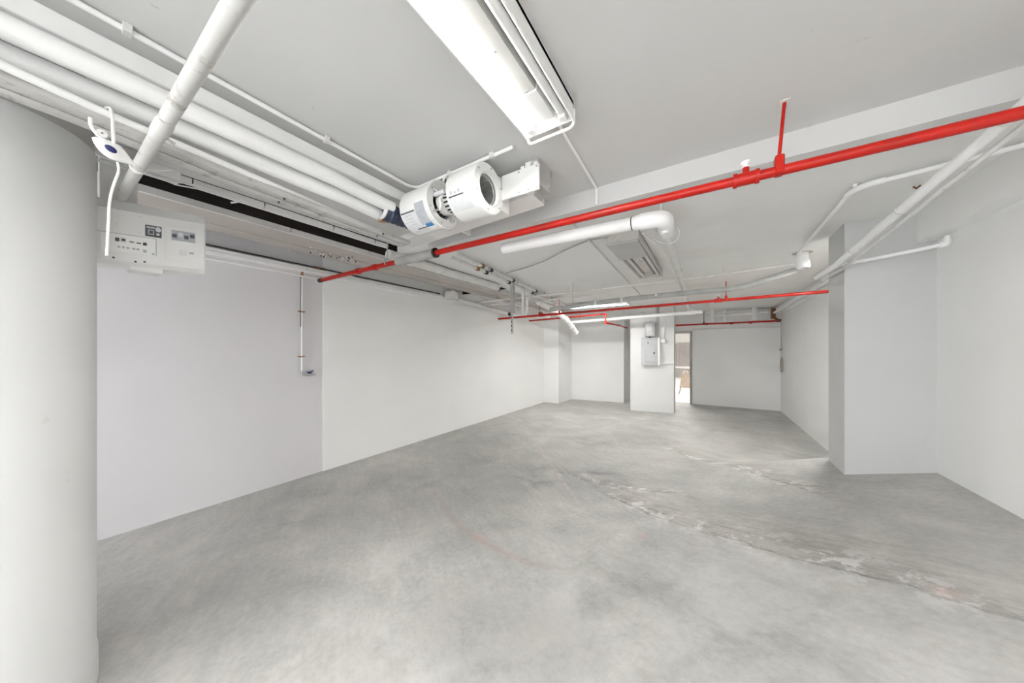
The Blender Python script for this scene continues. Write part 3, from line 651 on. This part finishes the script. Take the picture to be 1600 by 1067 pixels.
for x_ in (-3.4, -1.95, -.55, .15): obj('hanger_rod', T([(x_, 4.8, 2.46), (x_, 4.8, ZF)], .005, 6), 'white_dirty', p2)
p2b = obj('thin_pipe', T([(-3.95, 5.08, 2.43), (-2.6, 5.06, 2.415), (-1.3, 5.06, 2.425)], .013, 10), 'white_dirty', label='short thin pipe by the left wall below the thin cross pipe', cat='pipe')
p3 = obj('cross_pipe', T([(-2.19, 4.6, 2.17), (-1.07, 4.6, 2.238), (-.054, 4.6, 2.252), (.336, 4.6, 2.250), (.82, 4.6, 2.40)], .033, 16, fillet=.25), 'sleeve', label='grey white pipe crossing in front of the far lit strip light', cat='pipe')
for x_ in (-1.45, -1.07, -.62): obj('pipe_band', T([(x_, 4.6, 2.238 + (x_ + 1.07) * .04), (x_ + .03, 4.6, 2.238 + (x_ + 1.04) * .04)], .037, 16), 'white_dirty', p3)
for x_ in (-1.8, -.3): obj('hanger_rod', T([(x_, 4.6, 2.24), (x_, 4.6, ZF)], .005, 6), 'galv', p3)
p5 = obj('branch_pipe', T([(-3.0, 7.6, 2.238), (-.12, 7.6, 2.318)], .036, 16), 'white', label='bright white pipe passing in front of the square column top', cat='pipe')
obj('pipe_tee', T([(-.40, 7.6, 2.31), (-.25, 7.6, 2.315)], .047, 16), 'white', p5)
obj('riser', T([(-.33, 7.6, 2.31), (-.33, 7.58, 2.38)], .042, 14), 'white', p5)
for x_ in (-2.8, -1.7, .0): obj('hanger_rod', T([(x_, 7.6, 2.26), (x_, 7.6, ZF)], .008, 8), 'white_dirty', p5)
bend = obj('bent_pipe', T([(-2.72, 5.2, 2.42), (-2.80, 6.1, 2.36), (-2.90, 7.0, 2.25), (-2.95, 7.5, 2.13), (-2.93, 7.72, 1.98)], .055, 18, fillet=.2), 'white', label='bright white pipe bending down towards the back left wall', cat='pipe')
for q, w_ in (((-2.89, 6.95, 2.257), (-2.90, 7.03, 2.243)), ((-2.945, 7.42, 2.14), (-2.95, 7.5, 2.115)), ((-2.93, 7.70, 1.995), (-2.93, 7.74, 1.97))): obj('pipe_collar', T([q, w_], .066, 18), 'white', bend)
obj('hanger_rod', T([(-2.80, 6.1, 2.40), (-2.80, 6.1, ZF)], .006, 8), 'galv', bend)
# hanging strut with its U bend
stt = obj('hanging_strut', B(-2.72, -2.655, 4.22, 4.26, 2.10, ZF, .003), 'sleeve', label='grey strut hanging from the ceiling near the left wall', cat='strut')
obj('strut_tail', B(-2.71, -2.675, 4.225, 4.25, 1.775, 2.11, .003), 'galv', stt)
for q in range(4): obj('strut_slot', B(-2.70, -2.685, 4.219, 4.226, 1.82 + q * .07, 1.845 + q * .07, .001), 'iron', stt)
ut = obj('trap_bend', T([(-2.60, 4.42, ZF), (-2.60, 4.42, 2.14), (-2.56, 4.42, 2.09), (-2.52, 4.42, 2.14), (-2.52, 4.42, 2.36), (-2.52, 4.9, 2.40)], .024, 12, fillet=.05), 'white_dirty', label='U shaped white trap bend beside the hanging strut', cat='pipe')
obj('valve', T([(-2.80, 4.30, 2.10), (-2.74, 4.30, 2.12)], .028, 12), 'iron', ut)
wr2 = obj('wall_bracket', B(-3.98, -3.80, 4.02, 4.16, 2.42, 2.56, .006), 'white_dirty', label='pale junction block high on the left wall end of the trunking', cat='junction box')
for q in range(2): obj('cable_gland', T([(-3.86 + q * .05, 4.16, 2.45), (-3.86 + q * .05, 4.22, 2.45)], .015, 10), 'white', wr2)
# conduits on the lower ceiling
cA = pipe('ceiling_conduit', [(-.955, 2.42, ZF - .010), (-1.10, 6.25, ZF - .010)], .010, 'white_dirty', 'conduit running away along the lower ceiling left of the stained light', 'conduit', 8)
cB = pipe('ceiling_conduit', [(-.66, 1.42, ZN - .010), (-.69, 2.225, ZN - .010), (-.69, 2.225, 2.56)], .009, 'white', 'short conduit from the lit fixture down over the beam', 'conduit', 8)
cC = pipe('swag_cable', [(-2.28, 3.43, 2.53), (-1.95, 3.36, 2.535), (-1.62, 3.25, 2.545), (-1.25, 3.02, 2.553), (-.97, 2.90, 2.560), (-.80, 2.93, 2.562)], .006, 'sleeve', 'thin cable swagging across the lower ceiling to the stained light', 'cable', 8, .1)
cD = obj('sprinkler_conduit', T([(.80, 4.42, ZF - .035), (.78, 2.90, ZF - .035), (.82, 2.82, ZF - .035), (1.34, 2.70, ZF - .035)], .014, 12, fillet=.06), 'white', label='slim white conduit turning a corner on the ceiling near the right pillar', cat='conduit')
obj('elbow', T([(.78, 2.95, ZF - .035), (.78, 2.90, ZF - .035), (.82, 2.82, ZF - .035), (.90, 2.80, ZF - .035)], .019, 12, fillet=.05), 'white', cD)
obj('rod_drop', T([(.79, 2.86, ZF - .02), (.79, 2.86, ZF - .001)], .012, 8), 'white', cD)
# right side pipes running past the pillar
ra, rz = Vector((1.126, .60, 2.642)), Vector((.878, 3.58, 2.20))
rb = obj('steel_pipe', T([ra, rz, (.885, 4.15, 2.215)], .024, 18), 'white', label='straight white pipe sloping past the right pillar high up', cat='pipe')
rs = obj('steel_pipe', T([ra + Vector((.055, .06, -.03)), rz + Vector((.045, .02, -.028)), (.930, 4.15, 2.187)], .012, 12), 'white_dirty', label='slimmer pipe running just beneath the straight white pipe on the right', cat='pipe')
for t_ in (.5, .72, .9): obj('pipe_strap', T([ra.lerp(rz, t_), ra.lerp(rz, t_ + .005)], .0265, 18), 'white_dirty', rb)
rh = obj('hanger_stub', MB().lathe([(.06, 2.40), (.062, 2.47), (.05, 2.50), (.05, ZF)], (.86, 4.55, 0), 'z', 18), 'white', label='round white pipe stub on the ceiling left of the right pillar', cat='pipe')
obj('stub_plate', MB().lathe([(.0, ZF - .004), (.085, ZF - .004), (.085, ZF)], (.86, 4.55, 0), 'z', 18), 'sleeve', rh)
fp = obj('thin_pipe', T([(.90, 3.60, 2.205), (1.18, 3.55, 2.23), (1.41, 3.48, 2.252), (1.41, 3.48, 2.31)], .014, 12, fillet=.03), 'white', label='thin white pipe across the front of the right pillar', cat='pipe')
obj('elbow', T([(1.38, 3.488, 2.25), (1.41, 3.48, 2.252), (1.41, 3.48, 2.29)], .02, 12, fillet=.02), 'white', fp)
# rusted wire end in the ceiling near the right wall
ck = obj('ceiling_wire', T([(1.12, 2.30, 2.566), (1.15, 2.30, 2.555), (1.19, 2.31, 2.553), (1.22, 2.32, 2.566)], .004, 6), 'rust', label='rusty wire end poking from the ceiling near the right wall', cat='wire')
ck2 = obj('ceiling_wire', T([(1.12, 3.10, 2.566), (1.13, 3.09, 2.548), (1.15, 3.10, 2.566)], .005, 6), 'rust', label='small rusty stub on the ceiling above the right pillar', cat='wire')
# pipes and bits along the far right wall
fr = pipe('wall_pipe', [(1.33, 4.2, 2.44), (1.33, 9.7, 2.42)], .028, 'white', 'white pipe along the far right wall below the bulkhead', 'pipe', 12)
coupling(fr, (1.33, 7.0, 2.43), (1.33, 7.08, 2.43), .036, 'white', 'coupling', 12)
vb = obj('back_pipe', T([(-.05, 9.6, 2.40), (1.20, 9.6, 2.43)], .03, 12), 'white', label='white pipe with upright stubs near the back right corner', cat='pipe')
for x_, r_ in ((.06, .045), (.34, .03), (.95, .06)): obj('stub', T([(x_, 9.6, 2.26), (x_, 9.6, ZF)], r_, 12), 'white', vb)
br = obj('rusty_valve', B(1.27, 1.36, 9.72, 9.80, 2.28, 2.54, .01), 'rust', label='rusty brown valve body at the back right corner', cat='valve')
obj('valve_arm', T([(1.33, 9.76, 2.30), (1.42, 9.8, 2.24), (1.47, 9.8, 2.24)], .03, 10), 'rust', br)
# coil of cord hung on the far right wall
cc = obj('cord_coil', MB().torus((1.44, 9.7, 1.14), .17, .013, 'x', 30, 8, 1.0), 'cord', label='coiled cord hanging on the far right wall corner', cat='cord')
me = cc.data
for v_ in me.vertices: v_.co.y *= .42
cc.location = (1.47, 9.75, .98)
WPOS[cc.name] = Vector((1.47, 9.75, .98))
obj('coil_turn', T([(1.455, 9.75 + .055 * math.cos(t), 1.15 + .15 * math.sin(t)) for t in [2 * PI * q / 24 for q in range(25)]], .010, 8), 'cord', cc)
obj('cord_knot', MB().lathe([(.004, -.03), (.03, -.015), (.034, .01), (.006, .04)], (1.455, 9.75, 1.52), 'z', 10), 'cord', cc)
obj('cord_tail', T([(1.46, 9.75, 1.31), (1.46, 9.74, 1.55), (1.462, 9.76, 2.22)], .006, 6), 'cord', cc)
tb = obj('wall_strip', B(DX1 + .06, 1.49, 10.04, 10.10, 2.085, 2.115, .004), 'white_dirty', label='narrow white strip along the back wall under the red pipe', cat='trim')

# ------------------------------------------------------------------ water tap on a drop pipe, grey part of the left wall
dp = obj('tap_pipe', T([(XL + .045, 1.93, 2.50), (XL + .05, 1.80, 2.47), (XL + .035, 1.745, 2.40), (XL + .03, 1.745, 1.24)], .0085, 10, fillet=.05), 'white', label='thin pipe dropping to a blue handled tap on the grey wall', cat='tap')
obj('dark_pipe_side', T([(XL + .03, 1.738, 2.37), (XL + .028, 1.736, 1.78)], .0065, 8), 'iron', dp)
obj('elbow', T([(XL + .05, 1.79, 2.465), (XL + .037, 1.747, 2.43), (XL + .035, 1.745, 2.385)], .0135, 10, fillet=.02), 'copper', dp)
for z_ in (1.96, 1.43):
    obj('pipe_clamp', B(XL, XL + .042, 1.715, 1.775, z_ - .007, z_ + .007, .002), 'copper', dp)
tp_ = obj('tap_body', T([(XL + .03, 1.745, 1.27), (XL + .03, 1.745, 1.222), (XL + .035, 1.79, 1.216), (XL + .04, 1.845, 1.213)], .011, 10, fillet=.02), 'galv', dp)
obj('tap_spout', T([(XL + .04, 1.84, 1.215), (XL + .045, 1.875, 1.208), (XL + .047, 1.88, 1.19)], .012, 10, fillet=.01), 'galv', tp_)
obj('tap_handle', MB().poly([(XL + .03, 1.808, 1.228), (XL + .03, 1.832, 1.228), (XL + .03, 1.868, 1.262), (XL + .03, 1.86, 1.266), (XL + .03, 1.828, 1.246), (XL + .03, 1.80, 1.25)], (.02, 0, 0)), 'valve_blue', tp_, label='blue lever handle')

# ------------------------------------------------------------------ electrical boxes on the square column
def cy_(x): return 8.19 + (x + 1.674) * .1452     # column face
pb = empty('electrical_panel', (-1.22, cy_(-1.22), 1.15), 'large grey breaker panel on the square column', 'breaker panel')
mat_face = Matrix.Translation((-1.22, cy_(-1.22), 0)) @ Matrix.Rotation(math.atan(.1452), 4, 'Z')
obj('panel_box', B(-.205, .205, -.10, .0, 1.15, 1.815, .006, mat_face), 'lid', pb)
dd = obj('panel_door', B(-.115, .115, -.112, -.10, 1.22, 1.60, .003, mat_face), 'lid', pb)
obj('door_latch', B(.065, .10, -.124, -.112, 1.425, 1.475, .003, mat_face), 'dark_print', dd)
obj('lock', MB().cyl(mat_face @ Vector((.155, -.10, 1.45)), mat_face @ Vector((.155, -.113, 1.45)), .016, 12), 'galv', pb)
obj('knockout', MB().cyl(mat_face @ Vector((-.05, -.10, 1.69)), mat_face @ Vector((-.05, -.106, 1.69)), .017, 12), 'dark_print', pb)
obj('panel_flange', B(.165, .212, -.106, .0, 1.145, 1.82, .004, mat_face), 'fixture', pb)
ms = empty('meter_box', (-1.2, cy_(-1.2), 1.84), 'small grey switch box above the breaker panel', 'switch box')
obj('switch_body', B(-.115, .095, -.13, .0, 1.845, 2.20, .006, mat_face), 'lid', ms)
obj('switch_cover', B(-.10, .06, -.14, -.13, 1.86, 2.185, .004, mat_face), 'galv', ms)
obj('switch_plate', B(-.075, .035, -.147, -.14, 1.97, 2.15, .003, mat_face), 'label', ms)
obj('switch_lever', B(.095, .125, -.10, -.06, 1.88, 2.17, .004, mat_face), 'frame', ms)
obj('nipple', MB().cyl(mat_face @ Vector((-.01, -.06, 1.80)), mat_face @ Vector((-.01, -.06, 1.86)), .03, 12), 'iron', ms)
for k, (a, b_, c_, d_, lb) in enumerate(((-.02, -.05, 2.20, ZF, 'curved conduit rising from the switch box'), (.150, -.03, 1.82, ZF, 'conduit rising from the breaker panel beside the switch box'), (.185, -.03, 1.82, ZF, 'second conduit rising from the breaker panel, further right'))):
    p_ = mat_face @ Vector((a, b_, c_)); q_ = mat_face @ Vector((a + (-.06 if k == 0 else .0), b_, d_))
    pts = [p_, mat_face @ Vector((a, b_, c_ + .12)), mat_face @ Vector((a - .08, b_, c_ + .24)), mat_face @ Vector((a - .22, b_, 2.44))] if k == 0 else [p_, q_]
    obj('conduit', T(pts, .011, 8, fillet=.08), 'galv' if k else 'white_dirty', label=lb, cat='conduit')
sp = obj('white_conduit', T([mat_face @ Vector(p) for p in ((.22, -.05, 1.70), (.27, -.04, 1.72), (.29, -.03, 1.80), (.31, -.03, 2.2), (.33, -.03, 2.44))], .016, 8, fillet=.05), 'white', label='white conduit looping from the panel side up the column', cat='conduit')
obj('conduit_box', B(.22, .33, -.07, -.002, 1.69, 1.79, .008, mat_face), 'white', sp)
sp2 = obj('side_conduit', T([mat_face @ Vector((.20, -.02, 1.20)), mat_face @ Vector((.515, -.02, 1.205))], .014, 8), 'white', label='short horizontal conduit from panel to the column edge', cat='conduit')

# ------------------------------------------------------------------ twin blower under the near ceiling
bl = empty('twin_blower', (-1.4, 1.5, 2.32), 'white twin drum blower mounted on a ceiling channel beside the lit light', 'blower')
by, bz = 1.50, 2.474
def drum(xa, xb, r, hole, nm):
    prof = [(hole, xa), (r * .97, xa), (r, xa + .008), (r, xb - .012), (r * .985, xb - .003), (r * .96, xb), (hole * 1.12, xb), (hole, xb - .012), (hole, xb - .02)]
    d = obj(nm, MB().lathe(prof, (0, by, bz), 'x', 48), 'fixture', bl)
    obj('inlet_ring', MB().torus((xb - .004, by, bz), hole * 1.12, .006, 'x', 36, 8), 'fixture', d)
    # squirrel-cage wheel: hub plate and blades
    obj('wheel_back', MB().lathe([(.0, xa + .02), (hole * 1.05, xa + .02), (hole * 1.05, xa + .026), (.0, xa + .026)], (0, by, bz), 'x', 30), 'blower_in', d)
    n = 36; mbb = MB()
    for k in range(n):
        t = 2 * PI * k / n; c, s_ = math.cos(t), math.sin(t); r0, r1 = hole * .86, hole * 1.0
        t2 = t + .10; c2, s2 = math.cos(t2), math.sin(t2)
        mbb = MB().poly([(xa + .026, by + r0 * c, bz + r0 * s_), (xa + .026, by + r1 * c2, bz + r1 * s2), (xb - .03, by + r1 * c2, bz + r1 * s2), (xb - .03, by + r0 * c, bz + r0 * s_)], (0, -.0012 * s_, .0012 * c))
        obj('wheel_blade', mbb, 'fixture_grey', d, smooth=False)
    obj('wheel_ring', MB().torus((xb - .028, by, bz), hole * .95, .005, 'x', 36, 6), 'galv', d)
    for k in range(6):
        t = 2 * PI * k / 6 + .4; rr = r * .86 if hole < r * .75 else r * .93
        obj('rivet', MB().cyl((xb - .004, by + rr * math.cos(t), bz + rr * math.sin(t)), (xb + .004, by + rr * math.cos(t), bz + rr * math.sin(t)), .005, 8), 'galv', d)
    return d
d1 = drum(-1.335, -1.115, .150, .088, 'blower_drum')
d2 = drum(-1.77, -1.50, .144, .085, 'blower_drum')
# motor between the drums
mo = obj('motor', MB().lathe([(.012, -1.50), (.066, -1.50), (.072, -1.49), (.072, -1.44), (.064, -1.435), (.064, -1.40), (.072, -1.395), (.072, -1.36), (.05, -1.345), (.012, -1.345), (.012, -1.335)], (0, by, bz), 'x', 30), 'white_dirty', bl)
for k in range(16):
    t = 2 * PI * k / 16; obj('motor_slot', B(-1.432, -1.402, by + .0655 * math.cos(t) - .004, by + .0655 * math.cos(t) + .004, bz + .0655 * math.sin(t) - .004, bz + .0655 * math.sin(t) + .004), 'black', mo)
for a in (-.9, .9, 2.4, -2.4): obj('motor_leg', T([(-1.47, by + .07 * math.cos(a), bz + .07 * math.sin(a)), (-1.505, by + .118 * math.cos(a), bz + .118 * math.sin(a))], .006, 8), 'galv', mo)
obj('motor_cable', T([(-1.43, by - .06, bz + .03), (-1.45, by - .085, bz - .005), (-1.43, by - .085, bz - .045), (-1.46, by - .07, bz - .07)], .007, 8, fillet=.02), 'white', mo)
obj('capacitor', T([(-1.49, by - .085, bz + .03), (-1.40, by - .085, bz + .03)], .014, 12), 'label', mo)
obj('lifting_ring', MB().torus((-1.50, by, bz), .146, .0075, 'x', 44, 8), 'fixture', d2)
obj('ring_handle', T([(-1.48, by - .02, bz + .14), (-1.47, by - .02, bz + .168), (-1.46, by + .02, bz + .168), (-1.47, by + .03, bz + .13)], .007, 8, fillet=.02), 'fixture', d2)
def wrap(xa, xb, a0, a1, r, mat, nm, par, lab=None):
    mbq = MB().lathe([(r + .0012, xa), (r + .0012, xb)], (0, by, bz), 'x', 16, a0, a1)
    return obj(nm, mbq, mat, par, label=lab)
# printed labels wrapped round the drums (angle measured from +y up; camera side is around pi .. 1.5pi)
wrap(-1.765, -1.62, 3.45, 4.35, .144, 'label', 'paper_label', d2, 'white printed label')
wrap(-1.62, -1.535, 3.25, 4.25, .144, 'label_grey', 'silver_label', d2)
wrap(-1.76, -1.63, 3.50, 3.56, .1446, 'dark_print', 'label_line', d2)
wrap(-1.69, -1.60, 4.36, 4.42, .1446, 'dark_print', 'label_line', d2)
wrap(-1.60, -1.535, 4.22, 4.42, .1446, 'blue_patch', 'blue_label_corner', d2, 'blue printed corner')
wrap(-1.74, -1.60, 4.46, 4.60, .1444, 'label', 'paper_label', d2)
for q in range(4): wrap(-1.75 + .03 * (q % 2), -1.66, 3.66 + q * .14, 3.68 + q * .14, .1446, 'label_grey', 'label_line', d2)
wrap(-1.315, -1.20, 3.52, 3.57, .150, 'dark_print', 'label_line', d1)
wrap(-1.31, -1.16, 3.60, 4.15, .150, 'label', 'paper_label', d1, 'white printed label')
for q in range(3):
    wrap(-1.30 + q * .03, -1.285 + q * .03, 3.34 + .05 * (q % 2), 3.46, .150, 'label_grey', 'printed_mark', d1)
# outlet and mounting plate of the right drum
ol = obj('outlet_duct', B(-1.31, -1.125, 1.615, 1.735, 2.40, 2.61, .004), 'fixture', bl)
mp_ = obj('mounting_plate', B(-1.12, -.852, 1.636, 1.652, 2.462, 2.618, .003), 'fixture', bl)
for x_, z_ in ((-.865, 2.60), (-.865, 2.475), (-.99, 2.60), (-.99, 2.475), (-.925, 2.475)): obj('bolt', MB().cyl((x_, 1.628, z_), (x_, 1.637, z_), .005, 8), 'galv', mp_)
for q in range(3): obj('plate_tab', B(-.98 + q * .045, -.955 + q * .045, 1.638, 1.650, 2.616, 2.634, .001), 'fixture', mp_)
obj('drum_foot', B(-1.76, -1.34, 1.62, 1.74, 2.505, 2.53, .003), 'fixture', bl)
# the tray-like channel that carries the blower
chn = empty('support_channel', (-1.6, 1.83, 2.46), 'shallow white steel channel tray carrying the twin blower', 'channel')
rot = Matrix.Translation((-.955, 1.83, 2.50)) @ Matrix.Rotation(-.038, 4, 'Y')
def chb(x0, x1, y0, y1, z0, z1): return B(x0, x1, y0, y1, z0, z1, .002, rot)
obj('channel_web', chb(-1.33, 0, -.085, .085, 0, .006), 'ceiling', chn)
obj('channel_lip', chb(-1.33, 0, -.087, -.081, -.002, .042), 'fixture', chn)
obj('channel_lip', chb(-1.33, 0, .081, .087, -.002, .042), 'fixture', chn)
obj('channel_end', chb(-1.333, -1.327, -.085, .085, -.002, .042), 'fixture', chn)
hp = obj('channel_hanger', B(-.985, -.94, 1.70, 1.75, 2.50, ZN, .002), 'fixture', chn)
obj('hanger_side', B(-.94, -.885, 1.70, 1.86, 2.535, ZN, .002), 'fixture_grey', chn)
obj('channel_hanger', B(-1.98, -1.945, 1.80, 1.84, 2.46, ZN, .002), 'fixture', chn)
obj('upper_rail', B(-1.4, -.94, 1.70, 1.725, 2.614, 2.636, .002), 'fixture', chn)
